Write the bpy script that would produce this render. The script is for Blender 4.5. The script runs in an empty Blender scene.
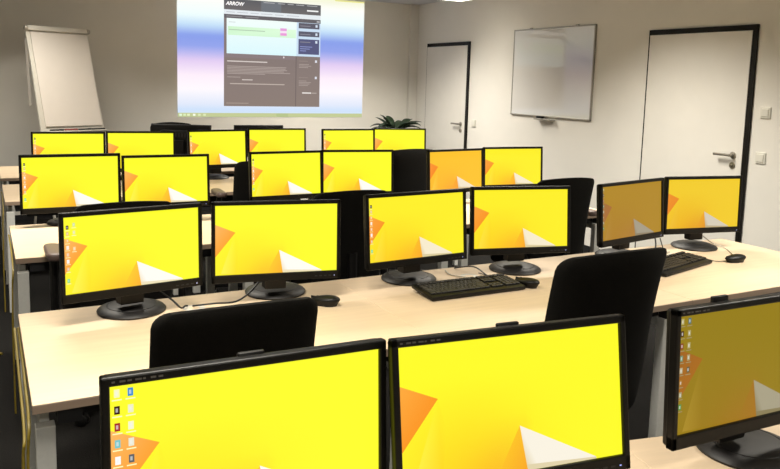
import bpy, bmesh, math, random
from mathutils import Vector, Matrix
random.seed(7)
PI = math.pi
C = bpy.context.scene.collection
S = bpy.context.scene


# ------------------------------------------------------------------ helpers
def lin(c):
    return tuple(((v / 255) / 12.92 if v / 255 <= .04045 else ((v / 255 + .055) / 1.055) ** 2.4) for v in c)


def mat(name, rgb, rough=.6, metal=0., noise=0., nscale=40., bump=0., spec=.5, stretch=(1, 1, 1)):
    m = bpy.data.materials.new(name)
    m.use_nodes = True
    nt = m.node_tree
    b = nt.nodes['Principled BSDF']
    col = (*lin(rgb), 1)
    b.inputs['Base Color'].default_value = col
    b.inputs['Roughness'].default_value = rough
    b.inputs['Metallic'].default_value = metal
    b.inputs['Specular IOR Level'].default_value = spec
    if noise or bump:
        tc = nt.nodes.new('ShaderNodeTexCoord')
        mp = nt.nodes.new('ShaderNodeMapping')
        mp.inputs['Scale'].default_value = stretch
        n = nt.nodes.new('ShaderNodeTexNoise')
        n.inputs['Scale'].default_value = nscale
        n.inputs['Detail'].default_value = 5
        nt.links.new(tc.outputs['Object'], mp.inputs['Vector'])
        nt.links.new(mp.outputs['Vector'], n.inputs['Vector'])
        if noise:
            r = nt.nodes.new('ShaderNodeValToRGB')
            r.color_ramp.elements[0].position = .3
            r.color_ramp.elements[1].position = .7
            r.color_ramp.elements[0].color = (*[c * (1 - noise) for c in col[:3]], 1)
            r.color_ramp.elements[1].color = (*[min(1, c * (1 + noise)) for c in col[:3]], 1)
            nt.links.new(n.outputs['Fac'], r.inputs['Fac'])
            nt.links.new(r.outputs['Color'], b.inputs['Base Color'])
        if bump:
            bp = nt.nodes.new('ShaderNodeBump')
            bp.inputs['Strength'].default_value = bump
            bp.inputs['Distance'].default_value = .002
            nt.links.new(n.outputs['Fac'], bp.inputs['Height'])
            nt.links.new(bp.outputs['Normal'], b.inputs['Normal'])
    return m


def emit_attr(name, strength=1., rough=.35):
    """a lit picture: emission read from the panel's own colour attribute"""
    m = bpy.data.materials.new(name)
    m.use_nodes = True
    nt = m.node_tree
    b = nt.nodes['Principled BSDF']
    a = nt.nodes.new('ShaderNodeAttribute')
    a.attribute_name = 'Col'
    b.inputs['Base Color'].default_value = (.01, .01, .01, 1)
    b.inputs['Roughness'].default_value = rough
    b.inputs['Specular IOR Level'].default_value = .12
    nt.links.new(a.outputs['Color'], b.inputs['Emission Color'])
    b.inputs['Emission Strength'].default_value = strength
    return m


def emit(name, rgb, strength):
    m = bpy.data.materials.new(name)
    m.use_nodes = True
    b = m.node_tree.nodes['Principled BSDF']
    b.inputs['Base Color'].default_value = (.8, .8, .8, 1)
    b.inputs['Emission Color'].default_value = (*lin(rgb), 1)
    b.inputs['Emission Strength'].default_value = strength
    return m


class MB:
    def __init__(self):
        self.bm = bmesh.new()

    def _add(self, bm2, M=None):
        if M is not None:
            bmesh.ops.transform(bm2, matrix=M, verts=bm2.verts)
        me = bpy.data.meshes.new('tmp')
        bm2.to_mesh(me)
        bm2.free()
        self.bm.from_mesh(me)
        bpy.data.meshes.remove(me)
        return self

    def box(self, x0, x1, y0, y1, z0, z1, bev=0., seg=2, M=None):
        b = bmesh.new()
        bmesh.ops.create_cube(b, size=1)
        for v in b.verts:
            v.co = Vector(((x0 + x1) / 2 + v.co.x * (x1 - x0), (y0 + y1) / 2 + v.co.y * (y1 - y0), (z0 + z1) / 2 + v.co.z * (z1 - z0)))
        if bev:
            bmesh.ops.bevel(b, geom=b.edges[:], offset=bev, segments=seg, profile=.5, affect='EDGES', clamp_overlap=True)
        return self._add(b, M)

    def lathe(self, prof, seg=32, M=None):
        b = bmesh.new()
        rings = []
        for r, z in prof:
            if r < 1e-6:
                rings.append([b.verts.new((0, 0, z))])
            else:
                rings.append([b.verts.new((r * math.cos(2 * PI * i / seg), r * math.sin(2 * PI * i / seg), z)) for i in range(seg)])
        for a, c in zip(rings, rings[1:]):
            for i in range(seg):
                j = (i + 1) % seg
                if len(a) == 1 and len(c) == 1:
                    continue
                if len(a) == 1:
                    b.faces.new((a[0], c[i], c[j]))
                elif len(c) == 1:
                    b.faces.new((a[i], a[j], c[0]))
                else:
                    b.faces.new((a[i], a[j], c[j], c[i]))
        bmesh.ops.recalc_face_normals(b, faces=b.faces)
        return self._add(b, M)

    def tube(self, pts, r, seg=8, smooth=True, taper=None):
        pts = [Vector(p) for p in pts]
        if smooth and len(pts) > 2:
            pts = catmull(pts, 6)
        b = bmesh.new()
        rings = []
        up = Vector((0, 0, 1))
        n = len(pts)
        for i, p in enumerate(pts):
            d = (pts[min(i + 1, n - 1)] - pts[max(i - 1, 0)]).normalized()
            s = d.cross(up)
            if s.length < 1e-3:
                s = d.cross(Vector((1, 0, 0)))
            s.normalize()
            t = s.cross(d)
            rr = r if taper is None else r * (1 + (taper - 1) * i / (n - 1))
            rings.append([b.verts.new(p + (s * math.cos(2 * PI * k / seg) + t * math.sin(2 * PI * k / seg)) * rr) for k in range(seg)])
        for a, c in zip(rings, rings[1:]):
            for k in range(seg):
                j = (k + 1) % seg
                b.faces.new((a[k], a[j], c[j], c[k]))
        b.faces.new(rings[0][::-1])
        b.faces.new(rings[-1])
        bmesh.ops.recalc_face_normals(b, faces=b.faces)
        return self._add(b)

    def prism(self, poly, h0, h1, M=None, bev=0., seg=2):
        """polygon in xy extruded in z"""
        b = bmesh.new()
        lo = [b.verts.new((x, y, h0)) for x, y in poly]
        hi = [b.verts.new((x, y, h1)) for x, y in poly]
        b.faces.new(lo[::-1])
        b.faces.new(hi)
        n = len(poly)
        for i in range(n):
            j = (i + 1) % n
            b.faces.new((lo[i], lo[j], hi[j], hi[i]))
        bmesh.ops.recalc_face_normals(b, faces=b.faces)
        if bev:
            es = [e for e in b.edges if abs(e.verts[0].co.z - e.verts[1].co.z) < 1e-7]
            bmesh.ops.bevel(b, geom=es, offset=bev, segments=seg, profile=.5, affect='EDGES', clamp_overlap=True)
        return self._add(b, M)

    def ball(self, cx, cy, cz, rx, ry, rz, seg=16, M=None):
        b = bmesh.new()
        bmesh.ops.create_uvsphere(b, u_segments=seg, v_segments=max(6, seg // 2), radius=1)
        for v in b.verts:
            v.co = Vector((cx + v.co.x * rx, cy + v.co.y * ry, cz + v.co.z * rz))
        return self._add(b, M)

    def surf(self, rows):
        b = bmesh.new()
        vs = [[b.verts.new(p) for p in r] for r in rows]
        for a, c in zip(vs, vs[1:]):
            for k in range(len(a) - 1):
                b.faces.new((a[k], a[k + 1], c[k + 1], c[k]))
        return self._add(b)

    def mesh(self, name, m, smooth=False, angle=35):
        me = bpy.data.meshes.new(name)
        self.bm.to_mesh(me)
        self.bm.free()
        me.materials.append(m)
        if smooth:
            for p in me.polygons:
                p.use_smooth = True
            try:
                me.set_sharp_from_angle(angle=math.radians(angle))
            except Exception:
                pass
        return me

    def obj(self, name, m, parent=None, smooth=False, angle=35, loc=(0, 0, 0)):
        return put(name, self.mesh(name, m, smooth, angle), parent, loc)


def put(name, me, parent=None, loc=(0, 0, 0), rot=None):
    o = bpy.data.objects.new(name, me)
    C.objects.link(o)
    o.location = loc
    if rot:
        o.rotation_euler = rot
    if parent is not None:
        o.parent = parent
    return o


def catmull(p, k):
    out = []
    for i in range(len(p) - 1):
        a, b, c, d = p[max(i - 1, 0)], p[i], p[i + 1], p[min(i + 2, len(p) - 1)]
        for j in range(k):
            t = j / k
            out.append(.5 * (2 * b + (c - a) * t + (2 * a - 5 * b + 4 * c - d) * t * t + (3 * b - a - 3 * c + d) * t ** 3))
    out.append(p[-1])
    return out


def rrect(x0, x1, y0, y1, r, n=5):
    pts = []
    for cx, cy, a0 in ((x1 - r, y1 - r, 0), (x0 + r, y1 - r, 90), (x0 + r, y0 + r, 180), (x1 - r, y0 + r, 270)):
        for i in range(n + 1):
            a = math.radians(a0 + 90 * i / n)
            pts.append((cx + r * math.cos(a), cy + r * math.sin(a)))
    return pts


def tag(o, label, cat, group=None):
    o['label'] = label
    o['category'] = cat
    if group:
        o['group'] = group
    return o


def thing(name, label, cat, loc=(0, 0, 0), rz=0., group=None):
    o = bpy.data.objects.new(name, None)
    C.objects.link(o)
    o.empty_display_size = .1
    o.location = loc
    o.rotation_euler = (0, 0, rz)
    return tag(o, label, cat, group)


def struct(o):
    o['kind'] = 'structure'
    return o


# ------------------------------------------------------------------ materials
M_WALL = mat('wall_paint', (237, 234, 227), .85, noise=.02, nscale=3, bump=.05)
M_CEIL = mat('ceiling_paint', (208, 211, 215), .9, noise=.02, nscale=60)
M_CARPET = mat('carpet', (30, 29, 28), .95, noise=.35, nscale=160, bump=.6, spec=.08)
M_WOOD = mat('maple_top', (213, 191, 162), .42, noise=.055, nscale=5, stretch=(.7, 9, 1), spec=.4)
M_EDGE = mat('edge_band', (150, 130, 113), .5, noise=.05, nscale=20, stretch=(.5, 1, 6))  # brown-grey edging, with the shade of its vertical faces put into the colour
M_STEEL = mat('grey_steel', (206, 206, 202), .5, metal=0, noise=.03, nscale=90)
M_DARKST = mat('dark_steel', (44, 44, 46), .5, metal=.3)
M_BLACK = mat('black_plastic', (14, 13, 13), .45, noise=.1, nscale=200, spec=.3)
M_BEZEL = mat('bezel_plastic', (12, 11, 10), .38, noise=.05, nscale=200, spec=.25)
M_BASE = mat('stand_plastic', (24, 22, 22), .5, noise=.06, nscale=150, spec=.4)
M_FABRIC = mat('chair_fabric', (17, 16, 14), .95, noise=.3, nscale=350, bump=.5, spec=.15)
M_PAD = mat('arm_pad', (96, 80, 74), .45, noise=.08, nscale=120)
M_KEY = mat('key_plastic', (26, 25, 25), .5)
M_PRINT = mat('grey_print', (84, 82, 80), .6)
M_WHITE = mat('white_plastic', (228, 226, 216), .4)
M_DOOR = mat('door_laminate', (232, 229, 222), .55, noise=.015, nscale=6)
M_FRAME = mat('black_frame', (20, 18, 15), .5, spec=.25)
M_NICKEL = mat('brushed_nickel', (170, 165, 155), .32, metal=.9)
M_ALU = mat('aluminium', (172, 168, 160), .4, metal=.6)
M_BOARD = mat('enamel_board', (228, 227, 224), .035, spec=.6)
M_BOARD.node_tree.nodes['Principled BSDF'].inputs['Coat Weight'].default_value = .5
M_BOARD.node_tree.nodes['Principled BSDF'].inputs['Coat Roughness'].default_value = .0
M_PAPER = mat('paper', (208, 201, 193), .85, noise=.01, nscale=12)
M_EASEL = mat('easel_grey', (196, 192, 182), .5)
M_LEAF = mat('leaf_green', (24, 42, 22), .5, noise=.3, nscale=30)
M_POT = mat('pot_grey', (70, 68, 66), .6)
M_SOIL = mat('soil', (40, 30, 22), .95, noise=.4, nscale=60)
M_CABLEY = mat('yellow_cable', (132, 114, 34), .5)
M_CABLEK = mat('black_cable', (16, 16, 16), .5)
M_CABLEW = mat('pale_cable', (205, 198, 182), .5)
M_LCD = emit_attr('lit_lcd', 1.0)
M_PROJ = emit_attr('projected_light', 1.0, .9)
M_LAMP = emit('lamp_diffuser', (255, 250, 232), 6.)
M_RED = mat('marker_red', (120, 34, 28), .5)
M_LED = emit('power_led', (60, 120, 255), 1.0)

# ------------------------------------------------------------------ room
XR, YF, ZC = 5.083, 8.82, 2.57
XL, YB = -1.9, -2.4
struct(MB().box(XL - .1, XR + .1, YB - .1, YF + .1, -.08, 0).obj('floor', M_CARPET))
struct(MB().box(XL - .1, XR + .1, YB - .1, YF + .1, ZC, ZC + .08).obj('ceiling', M_CEIL))
struct(MB().box(XL - .1, XR + .1, YF, YF + .1, 0, ZC).obj('wall_front', M_WALL))
struct(MB().box(XR, XR + .1, YB, YF, 0, ZC).obj('wall_right', M_WALL))
struct(MB().box(XL - .1, XL, YB, YF, 0, ZC).obj('wall_left', M_WALL))
struct(MB().box(XL - .1, XR + .1, YB - .1, YB, 0, ZC).obj('wall_back', M_WALL))
struct(MB().box(XL, 4.965, YF - .013, YF, 0, .06, .002).obj('baseboard_front', M_DARKST))
struct(MB().box(4.965, XR, YF - .05, YF, 0, ZC).obj('trim_1', M_WALL))
struct(MB().box(XR - .013, XR, 4.84, 7.51, 0, .06, .002).obj('baseboard_right', M_DARKST))


def door(name, y0, y1, ztop, label, fr_far):
    """frame black on top and on the latch side (near end y0); leaf swings from far end y1"""
    t = bpy.data.objects.new(name, None)
    C.objects.link(t)
    t.location = (XR, (y0 + y1) / 2, 0)
    struct(t)
    t['label'] = label
    w = (y1 - y0) / 2
    b = MB()
    b.box(-.018, 0, -w, -w + .042, 0, ztop, .002)
    b.box(-.022, 0, -w, w, ztop - .042, ztop, .002)
    b.box(-.022, 0, w - fr_far, w, 0, ztop, .001)
    b.obj('door_frame', M_FRAME, t)
    MB().box(-.022, 0, -w + .042, w - fr_far, .008, ztop - .044, .002).obj('door_leaf', M_DOOR, t)
    h = thing_part('door_handle', t, (-.022, -w + .118, 1.085))
    b = MB()
    b.lathe([(0, .0), (.026, 0), (.026, .008), (.012, .012), (.011, .05), (0, .052)], 20, Matrix.Rotation(-PI / 2, 4, 'Y'))
    b.tube([(-.045, 0, 0), (-.048, .02, 0), (-.048, .14, 0)], .0105, 10)
    b.lathe([(0, .0), (.025, 0), (.025, .007), (.008, .009), (.008, .02), (0, .021)], 20, Matrix.Translation((0, 0, -.078)) @ Matrix.Rotation(-PI / 2, 4, 'Y'))
    me = b.mesh('door_handle', M_NICKEL, True)
    h.data = me
    return t


def thing_part(name, parent, loc):
    me = bpy.data.meshes.new(name)
    o = bpy.data.objects.new(name, me)
    C.objects.link(o)
    o.parent = parent
    o.location = loc
    return o


door('door_1', 7.535, 8.5, 2.06, 'far white door in the right wall beside the front corner', .004)
door('door_2', 3.754, 4.795, 2.067, 'near white door with black frame beside two light switches', .012)


def switch(y, z, label, group=None):
    t = thing('light_switch', label, 'switch', (XR, y, z), 0, group)
    MB().box(-.010, 0, -.042, .042, -.042, .042, .003).obj('switch_plate', M_WHITE, t)
    MB().box(-.016, -.009, -.029, .029, -.029, .029, .003).obj('rocker', M_WHITE, t)
    return t


switch(3.643, 1.42, 'white square light switch, upper of the two beside the near door')
switch(3.652, 1.085, 'white square light switch, lower of the two beside the near door')
switch(7.407, 1.106, 'small white light switch on the wall beside the far door')

# ------------------------------------------------------------------ whiteboard
wy0, wy1, wz0, wz1 = 5.455, 6.69, 1.252, 2.153
t = thing('whiteboard', 'glossy white wall board in an aluminium frame between the two doors', 'whiteboard', (XR, (wy0 + wy1) / 2, wz0))
hw, hh = (wy1 - wy0) / 2, wz1 - wz0
MB().box(-.018, 0, -hw + .008, hw - .008, .008, hh - .008).obj('board_panel', M_BOARD, t)
b = MB()
for a in ((-hw, hw, 0, .014), (-hw, hw, hh - .014, hh), (-hw, -hw + .014, 0, hh), (hw - .014, hw, 0, hh)):
    b.box(-.022, 0, a[0], a[1], a[2], a[3], .003)
b.obj('frame', M_ALU, t)
for yy in (.34, -.36):
    MB().box(-.022, .0, yy - .015, yy + .015, hh, hh + .01, .002).obj('wall_clip', M_ALU, t)
b = MB()
b.box(-.066, 0, -.1, .16, -.03, -.022, .002)
b.box(-.069, -.064, -.1, .16, -.03, -.014, .002)
b.obj('pen_tray', M_ALU, t)
t = tag(MB().box(-.018, .018, -.045, .045, 0, .03, .006).obj('board_eraser', M_BLACK, None, True, loc=(XR - .043, 6.16, wz0 - .0218)),
        'small black eraser lying on the whiteboard tray', 'eraser')


# ------------------------------------------------------------------ projected picture
def attr_panel(polys, name, material, fx):
    """polys: list of (list of 2D points, colour or per-vertex colours, depth); fx maps (a,b,depth)->xyz"""
    verts, faces, cols = [], [], []
    for pts, col, d in polys:
        i0 = len(verts)
        for p in pts:
            verts.append(fx(p[0], p[1], d))
        faces.append(list(range(i0, i0 + len(pts))))
        cols.append(col if isinstance(col, list) else [col] * len(pts))
    me = bpy.data.meshes.new(name)
    me.from_pydata(verts, [], faces)
    ca = me.color_attributes.new('Col', 'FLOAT_COLOR', 'CORNER')
    k = 0
    for f, cs in zip(me.polygons, cols):
        for q in range(len(cs)):
            ca.data[k].color = (*cs[q], 1)
            k += 1
    me.materials.append(material)
    return me


def rect(x0, x1, z0, z1):
    return [(x0, z0), (x1, z0), (x1, z1), (x0, z1)]


PX0, PX1, PZ0, PZ1 = 1.968, 4.306, 1.10, 2.553
grad = [(0, (222, 236, 248)), (.055, (205, 226, 252)), (.10, (226, 234, 252)), (.22, (255, 250, 255)), (.33, (255, 240, 252)), (.45, (228, 206, 244)),
        (.56, (150, 166, 238)), (.64, (138, 160, 236)), (.72, (196, 224, 250)), (.80, (240, 255, 255)), (.92, (255, 255, 250)), (1., (246, 246, 214))]


def gcol(t):
    for (a, ca), (b_, cb) in zip(grad, grad[1:]):
        if t <= b_:
            k = (t - a) / (b_ - a)
            return lin([ca[i] + (cb[i] - ca[i]) * k for i in range(3)])
    return lin(grad[-1][1])


P = []
N = 48
for i in range(N):
    t0, t1 = i / N, (i + 1) / N
    z0, z1 = PZ0 + (PZ1 - PZ0) * t0, PZ0 + (PZ1 - PZ0) * t1
    P.append((rect(PX0, PX1, z0, z1), [gcol(t0), gcol(t0), gcol(t1), gcol(t1)], 0))
P.append((rect(PX0, PX1, PZ0, 1.147), lin((196, 204, 150)), 1))
P.append((rect(3.15, 3.3, PZ0 + .004, 1.143), lin((182, 196, 140)), 2))
for k, (a, c) in enumerate(((1.985, (230, 250, 220)), (2.03, (220, 240, 190)), (2.075, (235, 245, 200)), (2.14, (250, 255, 235)), (2.2, (225, 235, 190)), (2.26, (225, 235, 190)))):
    P.append((rect(a, a + .03, 1.113, 1.136), lin(c), 2))
P.append((rect(3.9, 4.306, 2.535, 2.553), lin((236, 232, 150)), 1))
DK, DK2, BR, BR2 = lin((112, 108, 108)), lin((96, 96, 100)), lin((140, 125, 118)), lin((124, 110, 106))
WX0, WX1 = 2.503, 3.712
P.append((rect(WX0, WX1, 1.228, 2.47), [BR, BR, lin((132, 120, 120)), lin((132, 120, 120))], 1))
P.append((rect(WX0, WX1, 2.345, 2.47), [DK, DK, DK2, DK2], 2))
P.append((rect(2.95, 3.2, 2.345, 2.47), lin((114, 118, 124)), 3))
P.append((rect(WX0, WX1, 2.292, 2.345), lin((232, 238, 242)), 2))
P.append((rect(WX0, WX1, 2.248, 2.292), lin((104, 100, 104)), 2))
P.append((rect(2.535, 3.40, 1.842, 2.248), [lin((222, 250, 255)), lin((222, 250, 255)), lin((244, 255, 252)), lin((244, 255, 252))], 2))
P.append((rect(3.40, WX1, 1.842, 2.248), lin((206, 226, 246)), 2))
P.append((rect(2.55, 3.39, 2.055, 2.155), [lin((214, 250, 214)), lin((216, 250, 216)), lin((226, 255, 222)), lin((208, 246, 204))], 3))
P.append((rect(2.56, 3.0, 2.112, 2.122), lin((178, 204, 178)), 4))
P.append((rect(2.56, 2.64, 2.2, 2.208), lin((206, 214, 214)), 4))
P.append((rect(3.19, 3.272, 2.135, 2.165), lin((232, 160, 222)), 4))
P.append((rect(3.19, 3.272, 2.108, 2.135), lin((250, 230, 246)), 4))
P.append((rect(3.19, 3.272, 2.078, 2.108), lin((236, 156, 220)), 4))
for z0, z1, c in ((2.178, 2.243, (98, 96, 108)), (2.082, 2.143, (96, 96, 112)), (1.868, 2.05, (90, 92, 128))):
    P.append((rect(3.425, 3.697, z0, z1), lin(c), 3))
    P.append((rect(3.645, 3.672, z1 - .045, z1 - .015), lin((214, 226, 240)), 4))
    P.append((rect(3.445, 3.58, z1 - .04, z1 - .03), lin((140, 138, 150)), 4))
for z, w in ((1.955, .16), (1.93, .13), (1.905, .08)):
    P.append((rect(3.445, 3.445 + w, z, z + .008), lin((150, 160, 214)), 4))
P.append((rect(3.392, 3.402, 1.228, 1.842), lin((112, 100, 98)), 2))
P.append((rect(WX0, 3.39, 1.795, 1.842), lin((140, 126, 128)), 2))
P.append((rect(3.23, 3.245, 1.81, 1.83), lin((236, 230, 232)), 4))
P.append((rect(2.541, 3.03, 1.748, 1.76), lin((222, 212, 206)), 4))
for z, w in ((1.692, .73), (1.675, .72), (1.658, .74), (1.641, .70), (1.624, .78), (1.607, .46)):
    P.append((rect(2.541, 2.541 + w, z, z + .0085), lin((176, 162, 156)), 4))
P.append((rect(2.541, 2.70, 1.565, 1.574), lin((172, 158, 152)), 4))
P.append((rect(2.72, 2.85, 1.535, 1.546), lin((214, 202, 196)), 4))
P.append((rect(2.575, 3.25, 1.487, 1.498), lin((196, 182, 172)), 4))
P.append((rect(2.53, 2.80, 1.26, 1.268), lin((176, 160, 150)), 4))
for zt, ws in ((1.80, (.13, .16, .12)), (1.60, (.1, .16, .14, .12))):
    P.append((rect(3.645, 3.672, zt - .03, zt), lin((224, 226, 236)), 4))
    P.append((rect(3.435, 3.55, zt - .02, zt - .01), lin((150, 136, 130)), 4))
    for j, w in enumerate(ws):
        P.append((rect(3.435, 3.435 + w, zt - .06 - .018 * j, zt - .052 - .018 * j), lin((172, 158, 152)), 4))
for a, w in ((2.98, .16), (3.16, .1), (3.28, .09), (3.39, .12), (3.53, .16)):
    P.append((rect(a, a + w * .85, 2.448, 2.457), lin((176, 176, 178)), 4))
P.append((rect(3.53, 3.68, 2.385, 2.402), lin((248, 248, 248)), 4))
for a, w in ((2.53, .1), (2.66, .13), (2.82, .1), (2.95, .14), (3.12, .11), (3.27, .16)):
    P.append((rect(a, a + w, 2.314, 2.322), lin((196, 200, 206)), 4))
P.append((rect(2.53, 2.72, 2.266, 2.273), lin((160, 158, 160)), 4))
P.append((rect(2.76, 2.92, 2.266, 2.273), lin((160, 158, 160)), 4))
P.append((rect(3.66, 3.70, 2.262, 2.274), lin((214, 214, 216)), 4))
P.append((rect(3.48, 3.60, 1.39, 1.405), lin((236, 230, 226)), 4))
P.append((rect(3.61, 3.67, 1.392, 1.402), lin((190, 178, 170)), 4))
me = attr_panel(P, 'projected_image', M_PROJ, lambda a, b_, d: (a - 3.137, -.004 - .0006 * d, b_ - PZ0))
proj = put('projected_image', me, None, (3.137, YF, PZ0))
tag(proj, 'bright computer desktop with a dark web page projected on the front wall', 'projected image')


def lettering(body, size, material, name, parent, loc, rot, shear=0., extrude=.0004):
    cu = bpy.data.curves.new(name, 'FONT')
    cu.body = body
    cu.size = size
    cu.shear = shear
    cu.extrude = extrude
    cu.offset = .0015
    tmp = bpy.data.objects.new(name, cu)
    C.objects.link(tmp)
    bpy.context.view_layer.update()
    dg = bpy.context.evaluated_depsgraph_get()
    me = bpy.data.meshes.new_from_object(tmp.evaluated_get(dg))
    bpy.data.objects.remove(tmp)
    bpy.data.curves.remove(cu)
    me.materials.clear()
    me.materials.append(material)
    return put(name, me, parent, loc, rot)


M_LOGO = emit('projected_logo', (246, 246, 248), 1.0)
lettering('ARROW', .056, M_LOGO, 'logo_lettering', proj, (2.525 - 3.137, -.009, 2.397 - PZ0), (PI / 2, 0, 0), .25)


# ------------------------------------------------------------------ desks
DZ, DW, DD, DT = .74, 1.1995, .82, .026
dtop = MB().box(-DW / 2, DW / 2, 0, DD, DZ - .004, DZ, .0015, 1).mesh('tabletop', M_WOOD)
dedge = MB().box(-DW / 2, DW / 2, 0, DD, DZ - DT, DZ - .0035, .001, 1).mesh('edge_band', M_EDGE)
dleg = MB().box(-.024, .024, -.02, .02, .0, DZ - .07, .003).mesh('leg', M_STEEL)
dfoot = MB().box(-.022, .022, -.017, .017, 0, .012).mesh('levelling_foot', M_DARKST)
dside = MB().box(-.012, .012, .06, DD - .06, DZ - .11, DZ - .045, .002).mesh('side_rail', M_STEEL)
b = MB()
b.box(-DW / 2 + .06, DW / 2 - .06, .06, .1, DZ - .066, DZ - DT)
b.box(-DW / 2 + .06, DW / 2 - .06, DD - .1, DD - .06, DZ - .066, DZ - DT)
for sx in (-1, 1):
    b.box(sx * (DW / 2 - .09) - .03, sx * (DW / 2 - .09) + .03, .02, DD - .02, DZ - .07, DZ - DT)
drail = b.mesh('under_frame', M_DARKST)
b = MB()
b.box(-.45, .45, DD - .24, DD - .235, DZ - .2, DZ - .1)
b.box(-.45, .45, DD - .12, DD - .115, DZ - .2, DZ - .1)
b.box(-.45, .45, DD - .24, DD - .115, DZ - .205, DZ - .2)
for sx in (-.4, .4):
    b.box(sx - .01, sx + .01, DD - .185, DD - .165, DZ - .2, DZ - .03)
dtray = b.mesh('cable_tray', M_DARKST)
dgrom = MB().lathe([(.018, -.001), (.02, .0005), (.037, .0008), (.04, .0), (.04, -.012), (.018, -.012)], 24).mesh('cable_grommet', M_EASEL, True)


def desk(x, y, rz, label, group):
    t = thing('desk', label, 'desk', (x, y, 0), rz, group)
    top = put('tabletop', dtop, t)
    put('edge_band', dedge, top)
    put('under_frame', drail, t)
    for sx, ins in ((-1, .03), (1, .112)):
        for yy in (.035, DD - .035):
            l = put('leg', dleg, t, (sx * (DW / 2 - ins), yy, 0))
            put('levelling_foot', dfoot, l)
        put('side_rail', dside, t, (sx * (DW / 2 - ins), 0, 0))
    put('cable_tray', dtray, t)
    put('cable_grommet', dgrom, t, (-.03, DD - .16, DZ))
    return t


rows = {2: 2.03, 3: 3.722, 4: 5.395, 5: 6.6}
ordn = {2: 'second', 3: 'third', 4: 'fourth', 5: 'front'}
place = ['left end', 'middle', 'right end']
for r, y in rows.items():
    for i in range(3):
        xc = (.085 if r == 2 else .108) + .6 + 1.2 * i
        if r == 5:
            lab = 'light maple desk at the %s of the row nearest the front wall' % place[i]
        else:
            lab = 'light maple desk at the %s of the %s desk row from the camera' % (place[i], ordn[r])
        desk(xc, y, 0, lab, 'maple desks in rows')
ra = math.radians(-11.7)
for i in range(2):
    # back edge runs along the line through (1.34,1.245)
    along = -.63 + 1.2 * i
    ex, ey = math.cos(ra), math.sin(ra)
    bx, by = 1.34 + ex * along, 1.245 + ey * along
    desk(bx + math.sin(ra) * DD, by - math.cos(ra) * DD, ra,
         ['light maple desk in the nearest row, mostly hidden behind its two monitors', 'light maple desk in the nearest row, under the dim golden monitor'][i], 'maple desks in rows')

# ------------------------------------------------------------------ monitors
W, H = .482, .301
SB, ST, SBT = .0135, .0155, .0295
SW, SH = W - 2 * SB, H - ST - SBT


def screen_mesh(name, pal, icons):
    Y, Y2, OR, OR2, LT, WH, WH2, GLOW = [lin(c) for c in pal]
    polys = []
    nu, nv = 24, 14

    def mix(a, c, k):
        k = max(0, min(1, k))
        return tuple(a[i] + (c[i] - a[i]) * k for i in range(3))

    def bg(u, v):
        w = max(0, min(1, (v - .25) / .75)) * math.exp(-((u - .28) / .3) ** 2)
        c = mix(Y, Y2, w)
        w2 = math.exp(-((u - .5 + (v - .66) * .25) / .14) ** 2) * max(0, min(1, (v - .55) / .4)) if u < .56 else 0
        return mix(c, GLOW, w2 * .55)
    for i in range(nu):
        for j in range(nv):
            q = [(i / nu, j / nv), (i / nu, (j + 1) / nv), ((i + 1) / nu, (j + 1) / nv), ((i + 1) / nu, j / nv)]
            polys.append((q, [bg(*p) for p in q], 0))
    polys.append(([(.16, .39), (.045, .98), (.17, .99), (.19, .60)], [bg(.2, .45), LT, bg(.2, .99), bg(.2, .6)], 1))
    polys.append(([(0, .27), (0, .74), (.16, .39)], [OR2, OR, OR], 2))
    polys.append(([(.515, .665), (.41, .999), (.545, .999)], [mix(bg(.5, .6), OR, .55), bg(.41, .99), GLOW], 1))
    polys.append(([(.515, .665), (.545, .999), (.60, .999), (.87, .985)], [WH, WH2, WH, WH], 2))
    polys.append(([(.541, .955), (.545, .999), (.87, .999), (.87, .985)], WH2, 3))
    for (u, v, c) in icons:
        w, h = .018, .05
        c = lin(c)
        polys.append(([(u - w / 2, v - h / 2), (u - w / 2, v + h / 2), (u + w / 2, v + h / 2), (u + w / 2, v - h / 2)], c, 3))
        k = tuple(min(1, x * .5 + .45) for x in c)
        polys.append(([(u - w / 4, v - h / 4), (u - w / 4, v + h / 4), (u + w / 6, v + h / 4), (u + w / 6, v - h / 4)], k, 4))
        polys.append(([(u - .016, v + .036), (u - .016, v + .044), (u + .016, v + .044), (u + .016, v + .036)], mix(WH, Y, .45), 3))
    return attr_panel(polys, name, M_LCD, lambda u, v, d: ((u - .5) * SW, -.0012 - .00012 * d, SBT + SH * (1 - v)))


PAL = dict(  # warm, gold, dusk, olive: dimming of screens seen off-angle put into the colours
    bright=[(255, 255, 46), (255, 226, 34), (255, 164, 50), (255, 188, 100), (255, 246, 84), (255, 253, 244), (242, 228, 190), (255, 176, 44)],
    near=[(255, 252, 40), (255, 210, 24), (252, 150, 32), (255, 172, 62), (255, 238, 70), (250, 243, 226), (226, 212, 172), (250, 166, 34)],
    warm=[(255, 196, 44), (255, 182, 44), (250, 140, 36), (252, 150, 50), (255, 205, 70), (246, 232, 206), (222, 200, 160), (252, 160, 50)],
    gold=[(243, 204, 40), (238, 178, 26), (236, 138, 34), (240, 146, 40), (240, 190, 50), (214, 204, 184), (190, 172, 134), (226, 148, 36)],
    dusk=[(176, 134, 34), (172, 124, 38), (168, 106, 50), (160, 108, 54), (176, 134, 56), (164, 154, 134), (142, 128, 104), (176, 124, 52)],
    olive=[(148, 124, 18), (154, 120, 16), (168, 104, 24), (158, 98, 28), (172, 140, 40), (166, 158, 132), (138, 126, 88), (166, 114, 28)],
    fair=[(255, 240, 40), (255, 206, 30), (250, 150, 36), (252, 164, 64), (255, 226, 66), (248, 236, 206), (222, 206, 160), (252, 166, 40)])
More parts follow.
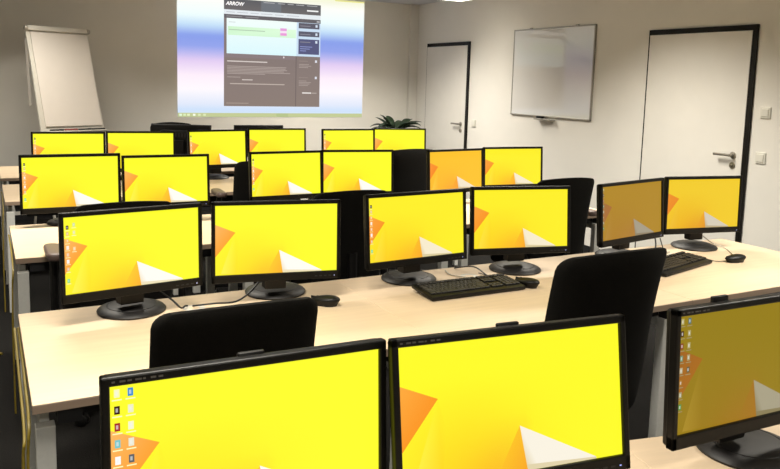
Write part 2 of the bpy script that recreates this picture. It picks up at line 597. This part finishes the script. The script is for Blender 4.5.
IC = [(.023, 0.05, (252, 252, 190)), (.023, 0.152, (52, 20, 16)), (.023, 0.255, (170, 40, 40)), (.023, 0.357, (120, 200, 205)), (.023, 0.459, (255, 255, 252)),
      (.023, 0.561, (225, 150, 60)), (.023, 0.664, (214, 224, 214)), (.023, 0.766, (70, 200, 120)), (.067, 0.05, (56, 140, 214)), (.067, 0.152, (240, 240, 200)),
      (.067, 0.255, (250, 250, 205)), (.067, 0.357, (236, 236, 214)), (.067, 0.459, (96, 100, 104))]
ICF = [(.025, .13, (60, 40, 16)), (.025, .21, (240, 200, 120)), (.025, .30, (255, 200, 110)), (.025, .39, (255, 240, 220)), (.025, .48, (250, 200, 150)), (.025, .57, (255, 250, 240)),
       (.025, .67, (240, 190, 140)), (.025, .82, (120, 220, 150)), (.07, .10, (215, 230, 150)), (.07, .20, (240, 240, 150)), (.07, .41, (252, 214, 150))]
IC13 = [(u, v, tuple(int(c * .5 + q_ * .22) for c, q_ in zip(col, (255, 200, 40)))) for u, v, col in IC]  # icons darkened the same way for the off-angle screens
SCR = {}


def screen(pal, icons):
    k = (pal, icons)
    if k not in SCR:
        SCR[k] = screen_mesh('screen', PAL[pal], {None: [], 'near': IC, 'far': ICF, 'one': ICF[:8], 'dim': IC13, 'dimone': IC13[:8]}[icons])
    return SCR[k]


# bezel: rounded outer frame, origin at the middle of the monitor's lower edge, screen towards -y
def bezel_mesh():
    b = bmesh.new()
    outer = rrect(-W / 2, W / 2, 0, H, .006, 4)
    inner = [(-SW / 2, SBT), (SW / 2, SBT), (SW / 2, SBT + SH), (-SW / 2, SBT + SH)]
    x0, x1, z0, z1 = -SW / 2, SW / 2, SBT, SBT + SH
    # frame bars with chamfer towards the panel
    m = MB()
    m.box(-W / 2, W / 2, -.009, .012, H - ST, H, .003)
    m.box(-W / 2, W / 2, -.009, .012, 0, SBT, .003)
    m.box(-W / 2, x0, -.009, .012, 0, H, .003)
    m.box(x1, W / 2, -.009, .012, 0, H, .003)
    b.free()
    return m.mesh('bezel', M_BEZEL)


mbez = bezel_mesh()
m = MB()
m.box(-W / 2 + .002, W / 2 - .002, .0, .026, .002, H - .002, .008, 3)
R90 = Matrix.Rotation(-PI / 2, 4, 'X')   # polygon (x, z) extruded towards +y
m.prism([(x, -z) for x, z in rrect(-.17, .17, .05, .255, .04)], .02, .052, R90, .012)
mback = m.mesh('back_shell', M_BLACK, True)
m = MB()
m.prism([(x, -z) for x, z in rrect(-.023, .023, H - .03, H + .0035, .003)], .016, .027, R90, .004)
mhump = m.mesh('rear_hump', M_BLACK, True)
m = MB()
for i in range(9):
    m.box(-.1 + .025 * i - .007, -.1 + .025 * i + .007, .0515, .0525, .2, .232)
mvent = m.mesh('vent_slots', M_DARKST)
mneck = MB().prism([(-.04, .035), (-.045, .075), (.045, .075), (.04, .035)], -.085, .14, None, .006).mesh('neck', M_BLACK, True)
RB = .118
mbase = MB().lathe([(0, .027), (.05, .0265), (.07, .024), (.095, .019), (RB - .006, .0125), (RB, .006), (RB - .002, 0), (0, 0)], 48).mesh('stand_base', M_BASE, True, 50)
mring = MB().lathe([(.082, .0215), (.0835, .0225), (.085, .0212), (.085, .019), (.082, .019)], 48).mesh('base_ring', M_BLACK, True)
m = MB()
for i, w in enumerate((.006, .011, .008, .012, .005, .01, .009)):
    x = -W / 2 + .016 + i * .0115
    m.box(x, x + w * .8, -.0094, -.0088, H - .0095, H - .0065)
mprint = m.mesh('bezel_print', M_PRINT)
m = MB()
for i in range(4):
    m.box(W / 2 - .1 + i * .018, W / 2 - .09 + i * .018, -.0098, -.0085, .010, .0135)
mbtn = m.mesh('button_row', M_DARKST)
mled = MB().box(W / 2 - .026, W / 2 - .022, -.0096, -.0085, .0105, .0125).mesh('power_light', M_LED)


def monitor(x, y, yaw, tilt, roll, zb, label, pal='bright', icons=None, group=None, hump=False, scale=1., face=0., base_dy=None, near=False, basexy=None):
    """x,y: middle of the screen plane; zb: height of the lower edge; yaw etc. in degrees"""
    yr = math.radians(yaw + face)
    bd = .085
    bx, by = (x - math.sin(yr) * bd, y + math.cos(yr) * bd)
    if basexy:
        bx, by = basexy
    t = thing('monitor', label, 'monitor', (bx, by, DZ), yr, group)
    t.scale = (scale,) * 3
    sb = put('stand_base', mbase, t)
    put('base_ring', mring, sb)
    # the head tilts on the neck
    off = Vector((x - bx, y - by, 0))
    off.rotate(Matrix.Rotation(-yr, 3, 'Z'))
    tl, rl = math.radians(tilt), math.radians(roll)
    zc = zb - DZ
    T = Matrix.Translation((off.x, off.y, zc + H / 2)) @ Matrix.Rotation(-tl, 4, 'X') @ Matrix.Rotation(-rl, 4, 'Y') @ Matrix.Translation((0, 0, -H / 2))
    lo = T.to_translation()
    eu = T.to_euler()

    def head(name, me, par=t):
        if par is t:
            return put(name, me, t, lo, eu)
        return put(name, me, par)
    bz = head('bezel', mbez)
    if pal:
        head('screen', screen(pal, icons))
        put('power_light', mled, bz)
    put('button_row', mbtn, bz)
    if near:
        put('bezel_print', mprint, bz)
    bk = head('back_shell', mback)
    put('vent_slots', mvent, bk)
    if hump:
        put('rear_hump', mhump, bk)
    nk = put('neck', mneck, t, (off.x, off.y - .002, zc + .04))
    return t


B = 'bright'
G2, G3, G4, G1 = 'monitors on the second desk row', 'monitors on the third desk row', 'monitors on the fourth desk row', 'monitors on the nearest desk row'
MON = [
    # nearest row
    (.382, 1.157, -1.2, 4.5, -.4, .819, 'large foreground monitor at the left, two columns of desktop icons on plain yellow', 'bright', 'near', G1, True),
    (.855, 1.072, -9.6, 7.9, 1.25, .833, 'large foreground monitor with orange and white shapes and no icons', 'near', None, G1, True),
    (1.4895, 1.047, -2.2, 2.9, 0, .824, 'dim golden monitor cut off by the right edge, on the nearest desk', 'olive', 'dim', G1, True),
    # second row
    (.444, 2.657, 7.8, 1.5, 0, .824, 'bright yellow monitor at the left end of the second row, icons along its left edge', B, 'far', G2, False),
    (.955, 2.648, -10., 3.1, -.2, .824, 'bright yellow monitor without icons, behind the chair back at the left', B, None, G2, False),
    (1.554, 2.638, 2.2, 4.8, .4, .833, 'yellow monitor with icons standing behind the long black keyboard', 'fair', 'one', G2, False),
    (2.094, 2.651, -11.7, 5.7, -.2, .830, 'yellow monitor without icons beside the mouse and the long keyboard', 'fair', None, G2, False),
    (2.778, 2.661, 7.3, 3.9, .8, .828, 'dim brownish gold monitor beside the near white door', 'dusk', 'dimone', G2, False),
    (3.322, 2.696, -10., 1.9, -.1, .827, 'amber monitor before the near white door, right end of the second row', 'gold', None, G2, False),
    # third row
    (.415, 4.44, -1.6, 1.5, .1, .812, 'yellow monitor at the left end of the third row, icons along its left edge', B, 'one', G3, False),
    (.910, 4.363, -2.1, 3.9, .2, .827, 'yellow monitor without icons, second from the left in the third row', B, None, G3, False),
    (1.650, 4.419, 2.1, 4.1, 0, .828, 'yellow monitor with icons in the middle of the third row', B, 'one', G3, False),
    (2.130, 4.401, -10.1, 4., .1, .829, 'yellow monitor without icons, fourth from the left in the third row', B, None, G3, False),
    (2.854, 4.352, 6., 4., 0, .825, 'orange tinted monitor in the third row, second from its right end', 'warm', None, G3, False),
    (3.375, 4.398, -8.3, 4., .3, .828, 'deep yellow monitor at the right end of the third row, against the white wall', 'fair', None, G3, False),
    # fourth row
    (.550, 5.993, -5.2, 3.7, -.1, .827, 'small far monitor below the flip chart, left end of the fourth row', B, 'one', G4, False),
    (1.062, 6.002, -7.9, 3.8, 0, .827, 'small far monitor in the fourth row, second from its left end', B, None, G4, False),
    (1.681, 6.094, 6.3, 4., .1, .828, 'small far monitor in the fourth row just right of the dark chair', B, 'one', G4, False),
    (2.207, 6.148, -6.4, 4., .1, .834, 'small far monitor in the fourth row below the middle of the projection', B, None, G4, False),
    (2.855, 6.100, -3., 4., .1, .829, 'small far monitor in the fourth row, left of the pair below the plant', B, 'one', G4, False),
    (3.379, 6.112, -13.2, 3.9, .1, .831, 'small far monitor directly below the plant, right end of the fourth row', B, None, G4, False),
]
FEET = {(.444, 2.657): (.446, 2.745), (.955, 2.648): (.994, 2.775), (1.554, 2.638): (1.581, 2.745), (2.094, 2.651): (2.117, 2.71), (2.778, 2.661): (2.78, 2.731), (3.322, 2.696): (3.335, 2.745)}
for q in MON:
    x, y, yaw, tilt, roll, zb, lab, pal, ic, g, hump = q
    big = 1.06 if 'left end of the third' in lab else 1.04 if g == G4 else 1.
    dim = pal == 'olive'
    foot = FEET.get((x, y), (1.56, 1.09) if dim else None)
    mo = monitor(x, y, yaw, tilt, roll, zb, lab, pal, ic, g, hump, near=(g == G1), scale=big, basexy=foot)
    if dim:
        for o in mo.children_recursive:
            if o.name.startswith('rear_hump'):
                o.location = (-.085, 0, .006)
# the two on the front desk, turned towards the front wall
monitor(1.56, 6.88, -39 + 6, -3, 0, .788, 'larger dark monitor seen from behind, below the left part of the projection', None, None, 'dark monitor backs at the front', False, 1.14, 180)
monitor(2.315, 6.96, 0, -3, 0, .824, 'dark monitor seen from behind, top edge below the projected web page', None, None, 'dark monitor backs at the front', False, 1., 180)

# ------------------------------------------------------------------ keyboards and mice
KW, KD = .45, .165


def keyboard(x, y, rz, label):
    t = thing('keyboard', label, 'keyboard', (x, y, DZ), rz)
    M = Matrix.Rotation(math.radians(4), 4, 'X')
    b = MB()
    b.box(-KW / 2, KW / 2, -KD / 2, KD / 2, .007, .024, .005, 2, M)
    b.obj('keyboard_body', M_BLACK, t, True)
    k = MB()
    rowsk = [(.062, [.018] * 15 + [0] + [.018] * 3 + [0] + [.018] * 4), (.034, [.018] * 13 + [.036] + [0] + [.018] * 3 + [0] + [.018] * 4),
             (.014, [.027] + [.018] * 12 + [.027] + [0] + [.018] * 3 + [0] + [.018] * 4), (-.006, [.032] + [.018] * 11 + [.04] + [.078] + [.018] * 4),
             (-.026, [.04] + [.018] * 10 + [.05] + [0, .02, .018, .02, 0] + [.018] * 4), (-.046, [.024] * 3 + [.11] + [.024] * 4 + [0] + [.018] * 3 + [0] + [.036, .018, .018])]
    for yk, ws in rowsk:
        tot = sum(w + .0012 if w else .01 for w in ws)
        s = (KW - .02) / tot
        xx = -KW / 2 + .01
        for w in ws:
            ww = (w + .0012 if w else .01) * s
            if w and w != .078:
                k.box(xx + .001, xx + ww - .001, yk - .0085, yk + .0085, .023, .031, .0015, 1, M)
            xx += ww
    k.obj('keys', M_KEY, t)
    f = MB()
    for sx in (-1, 1):
        f.box(sx * .17 - .015, sx * .17 + .015, .05, .07, 0, .013)
    f.obj('tilt_feet', M_BLACK, t)
    return t


def mouse(x, y, rz, label, cable):
    t = thing('computer_mouse', label, 'mouse', (x, y, DZ), rz)
    b = bmesh.new()
    bmesh.ops.create_uvsphere(b, u_segments=24, v_segments=14, radius=1)
    for v in b.verts:
        X, Y, Z = v.co
        w = .031 * (1 - .12 * Y)
        v.co = Vector((X * w, Y * .058, max(0, (Z * .5 + .5)) ** .8 * (.037 - .006 * Y) if Z > -.6 else 0))
    mb = MB()
    mb._add(b)
    body = mb.obj('mouse_body', M_BLACK, t, True, 60)
    MB().lathe([(0, -.004), (.009, -.004), (.01, 0), (.009, .004), (0, .004)], 16, Matrix.Translation((0, .03, .0245)) @ Matrix.Rotation(PI / 2, 4, 'Y')).obj('scroll_wheel', M_DARKST, t, True)
    MB().box(-.0006, .0006, .036, .056, .012, .032).obj('button_seam', M_DARKST, t)
    MB().tube(cable, .0021, 6).obj('mouse_cable', M_CABLEK, t, True)
    return t


keyboard(1.722, 2.495, math.radians(0), 'long black keyboard on the maple desk in front of the middle monitor pair')
keyboard(2.866, 2.465, math.radians(14), 'black keyboard partly hidden by the chair, below the amber monitor')
mouse(1.985, 2.455, math.radians(20), 'black mouse at the right end of the long keyboard', [(0, .055, .008), (-.01, .1, .004), (.01, .18, .004), (.02, .26, .004)])
mouse(3.243, 2.42, math.radians(80), 'black mouse lying alone near the right end of the second desk row', [(0, .055, .008), (.02, .10, .004), (.10, .13, .004), (.17, .12, .004)])
mouse(1.105, 2.538, math.radians(48), 'black mouse beside the chair back, below the second yellow monitor', [(0, .055, .008), (-.005, .09, .004), (-.03, .13, .004), (-.05, .17, .004)])
mouse(.70, 4.22, math.radians(10), 'small black mouse seen in the gap between the two left monitors', [(0, .055, .008), (0, .12, .004), (.03, .2, .004)])


# loose cables lying on the second desk row
def cable(pts, r, m, label, cat='cable', name='cable', group=None):
    return tag(MB().tube(pts, r, 6).obj(name, m, None, True), label, cat, group)


z = DZ + .005
cable([(.632, 2.70, z + .002), (.622, 2.69, z + .006), (.60, 2.66, z + .01), (.57, 2.68, z + .04), (.53, 2.70, z + .07)], .0035, M_CABLEK, 'short black cable rising from the desk hole behind the leftmost near chair', group=None)
cable([(.65, 2.692, z + .002), (.662, 2.682, z + .005), (.72, 2.66, z + .012), (.80, 2.66, z + .01), (.87, 2.70, z + .03), (.92, 2.725, z + .07)], .0035, M_CABLEK, 'black cable looping from the desk hole to the second yellow monitor')
cable([(1.80, 2.80, z), (1.78, 2.72, z), (1.83, 2.655, z), (1.86, 2.63, z + .004), (1.82, 2.62, z), (1.80, 2.65, z)], .003, M_CABLEW, 'pale cable lying behind the long keyboard')
cable([(1.86, 2.82, z), (1.91, 2.74, z + .02), (1.925, 2.66, z), (1.93, 2.60, z)], .003, M_CABLEK, 'thin dark cable hanging behind the middle monitor pair')
cable([(2.83, 2.73, z + .02), (2.90, 2.70, z), (3.0, 2.71, z + .01), (3.08, 2.78, z + .05), (3.1, 2.83, z + .08)], .004, M_CABLEK, 'black cable drooping between the brownish and the amber monitor')
cable([(3.06, 2.70, z), (3.12, 2.76, z), (3.16, 2.82, z + .04)], .003, M_CABLEK, 'short black cable left of the amber monitor foot')
cable([(2.86, 2.60, z), (2.93, 2.61, z), (3.02, 2.67, z), (3.10, 2.70, z)], .0045, M_CABLEW, 'pale cable lying in front of the black drooping cable')
cable([(3.38, 2.74, z + .06), (3.42, 2.70, z + .02), (3.46, 2.65, z), (3.36, 2.52, z)], .003, M_CABLEW, 'thin pale cable beside the amber monitor foot')
# yellow network cables down the left ends of the desks
def end_cable(y0, dx, sag, lab):
    cable([(.084 + dx, y0 + .82, .69), (.082 + dx, y0 + .5, .705 - sag), (.080 + dx, y0 + .24, .705 - sag), (.078 + dx, y0 + .04, .68 - sag), (.072 + dx, y0 + .015, .58), (.068 + dx, y0 + .01, .3), (.068 + dx, y0 + .01, .012)],
          .0042, M_CABLEY, lab, name='network_cable', group='yellow network cables')


end_cable(2.03, 0, 0, 'yellow network cable hanging at the left end of the second desk row, inner strand')
end_cable(2.03, -.011, .035, 'yellow network cable hanging at the left end of the second desk row, outer strand')
end_cable(3.722, .02, 0, 'yellow network cable hanging at the left end of the third desk row')
end_cable(5.395, .02, 0, 'yellow network cable hanging at the left end of the fourth desk row')
cable([(-.5, 4.95, .008), (-.2, 4.75, .008), (.02, 4.62, .008), (.05, 4.6, .008)], .0075, M_CABLEY, 'yellow network cable crossing the dark carpet at the left edge', name='network_cable', group='yellow network cables')


# ------------------------------------------------------------------ chairs
def back_mesh():
    """upholstered back, curved in plan, rounded outline; z 0..0.52"""
    nx, nz = 20, 28
    hgt, rad = .58, .048
    front, rear = [], []
    for j in range(nz + 1):
        v = .5 - .5 * math.cos(PI * j / nz)
        v = .6 * v + .4 * (3 * v * v - 2 * v ** 3)
        z_ = hgt * v
        hw = .163 + .052 * (1 - (1 - min(1, v / .34)) ** 1.8)
        ins = 0
        if hgt - z_ < rad:
            ins = rad - math.sqrt(max(0, rad ** 2 - (rad - (hgt - z_)) ** 2))
        if z_ < rad:
            ins = rad - math.sqrt(max(0, rad ** 2 - (rad - z_) ** 2))
        hw -= ins
        fr, rr = [], []
        for i in range(nx + 1):
            s = -1 + 2 * i / nx
            x = hw * s
            yc = .055 * (x / .215) ** 2 + .035 * ((v - .3) * 1.4) ** 2 * -1 - .05 * (v - .3)
            ed = 1 - max(abs(s) ** 6, abs(2 * v - 1) ** 8)
            th = .010 + .026 * ed
            zz = z_ + .012 * (1 - s * s) * v
            fr.append((x, yc + th, zz))
            rr.append((x, yc - th * .7, zz))
        front.append(fr)
        rear.append(rr)
    b = bmesh.new()
    F = [[b.verts.new(p) for p in r] for r in front]
    Rr = [[b.verts.new(p) for p in r] for r in rear]
    for a in range(nz):
        for i in range(nx):
            b.faces.new((F[a][i], F[a][i + 1], F[a + 1][i + 1], F[a + 1][i]))
            b.faces.new((Rr[a][i + 1], Rr[a][i], Rr[a + 1][i], Rr[a + 1][i + 1]))
        for i in (0, nx):
            b.faces.new((F[a][i], F[a + 1][i], Rr[a + 1][i], Rr[a][i]))
    for i in range(nx):
        for a in (0, nz):
            b.faces.new((F[a][i], F[a][i + 1], Rr[a][i + 1], Rr[a][i]))
    bmesh.ops.recalc_face_normals(b, faces=b.faces)
    m_ = MB()
    m_._add(b)
    return m_.mesh('backrest', M_FABRIC, True, 70)


cback = back_mesh()
cseat = MB().prism(rrect(-.235, .235, -.19, .25, .09, 6), .435, .505, None, .025, 4).mesh('seat', M_FABRIC, True, 60)
cshell = MB().prism(rrect(-.2, .2, -.15, .2, .07, 5), .41, .437, None, .01).mesh('seat_shell', M_BLACK, True)
cspine = MB().tube([(0, .0, .40), (0, -.16, .40), (0, -.25, .44), (0, -.262, .55), (0, -.258, .70)], .026, 10).mesh('back_support', M_BLACK, True)
ccol = MB().lathe([(0, .07), (.035, .07), (.035, .24), (.022, .245), (.022, .43), (0, .43)], 20).mesh('gas_lift', M_BLACK, True)
m = MB()
for k in range(5):
    a = 2 * PI * k / 5 + .35
    M = Matrix.Rotation(a, 4, 'Z')
    m.prism([(.0, -.032), (.30, -.018), (.315, 0), (.30, .018), (0, .032)], .068, .098, M, .006)
cstar = m.mesh('star_base', M_BLACK, True)
m = MB()
for s in (-1, 1):
    m.lathe([(0, -.009), (.02, -.009), (.027, -.005), (.027, .005), (.02, .009), (0, .009)], 18, Matrix.Translation((0, s * .014, .0275)) @ Matrix.Rotation(PI / 2, 4, 'X'))
m.box(-.012, .012, -.005, .005, .0275, .072)
ccast = m.mesh('caster', M_BLACK, True)
cpad = MB().prism(rrect(-.035, .035, -.19, .06, .03, 5), .765, .80, None, .012, 3).mesh('arm_pad', M_PAD, True, 60)
cpost = MB().tube([(0, -.07, .42), (0, -.07, .47), (0, -.07, .6), (0, -.07, .768)], .019, 10).mesh('arm_post', M_BLACK, True)
carm = {s: MB().box(min(0, s * .16), max(0, s * .16), -.105, -.035, .412, .43, .004).mesh('arm_bracket', M_BLACK) for s in (-1, 1)}


def chair(x, yb, ztop, label, arms, rz=0., wide=1., spin=0.):
    """yb: depth of the top of the back; ztop: its height"""
    dz = ztop - 1.03
    oy = .30
    r = math.radians(rz)
    t = thing('office_chair', label, 'chair', (x - math.sin(r) * oy, yb + math.cos(r) * oy, 0), r, 'black office chairs')
    bk = put('backrest', cback, t, (0, -.225, .44 + dz))
    bk.scale = (wide, 1, 1)
    put('seat', cseat, t, (0, 0, dz))
    put('seat_shell', cshell, t, (0, 0, dz))
    put('back_support', cspine, t, (0, 0, dz))
    gl = put('gas_lift', ccol, t, (0, 0, 0))
    gl.scale = (1, 1, (.43 + dz) / .43)
    st = put('star_base', cstar, t, (0, 0, 0), (0, 0, spin))
    for k in range(5):
        a = 2 * PI * k / 5 + .35
        put('caster', ccast, st, (.29 * math.cos(a), .29 * math.sin(a), 0), (0, 0, a + .6 * k))
    if arms:
        for s in (-1, 1):
            ap = put('armrest', cpost, t, (s * .285, 0, dz))
            put('arm_pad', cpad, ap)
            put('arm_bracket', carm[s], ap, (-s * .16, 0, 0) if s > 0 else (.16, 0, 0))
    return t


chair(.555, 1.75, 1.022, 'black fabric office chair in the left foreground, behind the nearest left monitor', False)
chair(1.782, 1.70, 1.065, 'black fabric office chair in the right foreground, behind the icon-free near monitor', False, 1, 1.1)
chair(.545, 3.42, 1.02, 'black office chair with brown armrest at the left end of the third desk row', True, 0, 1, -.15)
chair(1.66, 3.43, 1.02, 'black office chair behind the gap in the middle of the second monitor row', True)
chair(3.075, 3.42, 1.035, 'black office chair between the yellow and the brownish monitors, against the white wall', True, -2)
chair(1.70, 4.90, 1.02, 'black office chair in the fourth row, left of the middle monitor of the third row', True, -3)
chair(2.88, 4.95, 1.07, 'black office chair in the fourth row, left of the orange tinted monitor', True)
chair(1.70, 7.95, 1.092, 'black office chair with rounded back behind the front desk, below the projection', True, 180)

# ------------------------------------------------------------------ flip chart
t = thing('flip_chart', 'pale flip chart easel with blank paper leaning by the front wall', 'flip chart', (.775, 7.88, 0), math.radians(22))
FW = .615
lean = math.radians(16.5)
T = Matrix.Translation((0, 0, 1.005)) @ Matrix.Rotation(-lean, 4, 'X')


def fc(b, name, m_, sm=False, par=None):
    o = b.obj(name, m_, t, sm)
    o.matrix_local = T
    return o


fc(MB().box(-FW / 2, FW / 2, 0, .018, .0, 1.03, .004), 'board', M_EASEL)
fc(MB().box(-FW / 2 + .035, FW / 2 - .015, -.012, -.001, .055, .975, .002), 'paper_pad', M_PAPER)
fc(MB().box(-FW / 2 + .005, FW / 2 - .005, -.03, .0, .985, 1.035, .008), 'clamp_bar', M_EASEL, True)
for s in (-1, 1):
    fc(MB().lathe([(0, -.015), (.022, -.015), (.026, 0), (.022, .015), (0, .015)], 18, Matrix.Translation((s * FW / 2, -.014, 1.01)) @ Matrix.Rotation(PI / 2, 4, 'Y')), 'clamp_knob', M_ALU, True)
b = MB()
b.box(-FW / 2 + .02, FW / 2, -.07, 0, -.012, -.004, .002)
b.box(-FW / 2 + .02, FW / 2, -.073, -.067, -.012, .0, .002)
tr = fc(b, 'pen_tray', M_EASEL)
for s in (-1, 1):
    b = MB()
    b.tube([(s * (FW / 2 - .02), .012, .95), (s * (FW / 2 + .0), .012, -.0), (s * (FW / 2 + .02), .012, -.985)], .013, 8, False)
    fc(b, 'leg', M_EASEL, True)
MB().tube([(-.05, .30, 1.9), (-.06, .52, 1.0), (-.07, .72, .012)], .012, 8, False).obj('leg', M_EASEL, t, True)
fc(MB().box(-.09, -.03, .015, .06, .90, .97, .004), 'leg_hinge', M_EASEL)
b = MB()
b.surf([[(-FW / 2 + .02, .04 + .13 * k / 5 + q * .05, .93 - .62 * k / 5) for q in (0, .5, 1)] for k in range(6)])
o = fc(b, 'flipped_sheet', M_PAPER)
sol = o.modifiers.new('thick', 'SOLIDIFY')
sol.thickness = .003
for k, (dx, m_, lab) in enumerate(((-.19, M_BLACK, 'black marker pen on the flip chart tray, leftmost'), (-.05, M_RED, 'red marker pen on the flip chart tray'),
                                   (.09, M_BLACK, 'black marker pen on the flip chart tray, right of the red one'), (.228, M_BLACK, 'black marker pen at the right end of the flip chart tray'))):
    p = Matrix.Translation((.775, 7.88, 0)) @ Matrix.Rotation(math.radians(22), 4, 'Z') @ T @ Vector((dx, -.045, .0095))
    o = MB().lathe([(0, -.065), (.011, -.065), (.011, .025), (.0125, .026), (.0125, .062), (0, .064)], 12, Matrix.Rotation(PI / 2, 4, 'Y')).obj('marker_pen', m_, None, True, loc=p)
    o.rotation_euler = (0, 0, math.radians(22))
    tag(o, lab, 'marker', 'marker pens on the flip chart')

# ------------------------------------------------------------------ plant
t = thing('potted_plant', 'dark green leafy plant in front of the right corner of the front wall', 'plant', (4.38, 8.05, 0))
MB().lathe([(0, 0), (.13, 0), (.17, .30), (.18, .36), (.165, .36), (.155, .32), (0, .32)], 28).obj('pot', M_POT, t, True)
MB().lathe([(0, .325), (.155, .322)], 28).obj('soil', M_SOIL, t)
rnd = random.Random(3)
b = MB()
for k in range(5):
    a = k * 1.26
    b.tube([(.03 * math.cos(a), .03 * math.sin(a), .3), (.05 * math.cos(a), .05 * math.sin(a), .6), (.10 * math.cos(a + .3), .10 * math.sin(a + .3), .95)], .011, 6)
b.obj('stems', M_LEAF, t, True)


def leaf(b, root, a, ln, wd, up, droop):
    n = 9
    rows_ = []
    d = Vector((math.cos(a), math.sin(a), 0))
    s_ = Vector((-math.sin(a), math.cos(a), 0))
    for i in range(n + 1):
        u = i / n
        c_ = Vector(root) + d * ln * (u - .12 * u * u) + Vector((0, 0, up * u - droop * u * u))
        w = wd * (math.sin(PI * min(1, u ** .8 * .97 + .03)) ** .8)
        rows_.append([c_ - s_ * w + Vector((0, 0, w * .35)), c_, c_ + s_ * w + Vector((0, 0, w * .35))])
    b.surf(rows_)


lm = MB()
for k in range(46):
    a = rnd.uniform(0, 2 * PI)
    r0 = rnd.uniform(.02, .1)
    leaf(lm, (r0 * math.cos(a), r0 * math.sin(a), rnd.uniform(.80, 1.04)), a + rnd.uniform(-.4, .4), rnd.uniform(.18, .29), rnd.uniform(.04, .06), rnd.uniform(.08, .24), rnd.uniform(.10, .24))
for a, ln, up, dr in ((2.7, .36, .17, .19), (3.5, .34, .15, .12), (.1, .42, .27, .16), (.4, .36, .28, .2), (2.3, .26, .26, .1), (.8, .34, .27, .16), (2.9, .32, .25, .2), (-.2, .34, .24, .16), (1.6, .2, .3, .12), (5.9, .36, .22, .2), (-1.2, .25, .22, .1), (3.1, .2, .34, .14)):
    leaf(lm, (.03 * math.cos(a), .03 * math.sin(a), .97), a, ln, .05, up, dr)
lo = lm.obj('leaves', M_LEAF, t, True, 80)
sol = lo.modifiers.new('thick', 'SOLIDIFY')
sol.thickness = .0015

# ------------------------------------------------------------------ ceiling lamp that peeks in at the top
t = thing('ceiling_light', 'bright white ceiling lamp at the top edge near the far door', 'lamp', (4.42, 6.95, 2.452))
b = MB()
b.box(-.2, .2, -.14, .14, .02, .118, .004)
b.obj('lamp_housing', M_WHITE, t)
MB().box(-.195, .195, -.135, .135, 0, .022, .004).obj('diffuser', M_LAMP, t)


# ------------------------------------------------------------------ light
def area(name, x, y, z_, sx, sy, power, spread, col=(1., .94, .825), rot=(0, 0, 0)):
    l = bpy.data.lights.new(name, 'AREA')
    l.shape = 'RECTANGLE'
    l.size, l.size_y = sx, sy
    l.energy = power
    l.color = col
    l.spread = math.radians(spread)
    o = bpy.data.objects.new(name, l)
    o.location = (x, y, z_)
    o.rotation_euler = rot
    C.objects.link(o)
    return o


for x, pws in ((.3, (36, 41, 50, 28)), (3.5, (44, 42, 72, 70))):
    for y, pw, sp in zip((-.6, 1.8, 4.3, 7.2), pws, (140, 132, 131, 131)):
        area('lamp_light', x, y, 2.52, 1.2, .3, pw, sp)
area('lamp_light', 4.42, 6.95, 2.445, .36, .25, 3, 140)

w = bpy.data.worlds.new('world')
w.use_nodes = True
w.node_tree.nodes['Background'].inputs['Color'].default_value = (.5, .5, .5, 1)
w.node_tree.nodes['Background'].inputs['Strength'].default_value = .3
S.world = w

# ------------------------------------------------------------------ camera
F, CY, YAW, PITCH, ROLL, HH = 760.301, 176.406, 4.93521066e-01, 1.25348307e-01, -2.79641416e-02, 1.57857780
f = Vector((math.sin(YAW) * math.cos(PITCH), math.cos(YAW) * math.cos(PITCH), -math.sin(PITCH)))
r = Vector((math.cos(YAW), -math.sin(YAW), 0))
d = f.cross(r)
r2 = math.cos(ROLL) * r + math.sin(ROLL) * d
d2 = -math.sin(ROLL) * r + math.cos(ROLL) * d
cam = bpy.data.cameras.new('camera')
cam.sensor_width = 36
cam.sensor_fit = 'HORIZONTAL'
cam.lens = 36 * F / 780
cam.shift_y = -(234.5 - CY) / 780
cam.clip_start = .05
co = bpy.data.objects.new('camera', cam)
C.objects.link(co)
up = -d2
mw = Matrix(((r2.x, up.x, -f.x, 0), (r2.y, up.y, -f.y, 0), (r2.z, up.z, -f.z, HH), (0, 0, 0, 1)))
co.matrix_world = mw
S.camera = co

vs = S.view_settings
vs.view_transform = 'Standard'
vs.look = 'None'
vs.exposure = 0
vs.gamma = 1
vs.use_curve_mapping = False
S.cycles.max_bounces = 8
S.cycles.use_denoising = True
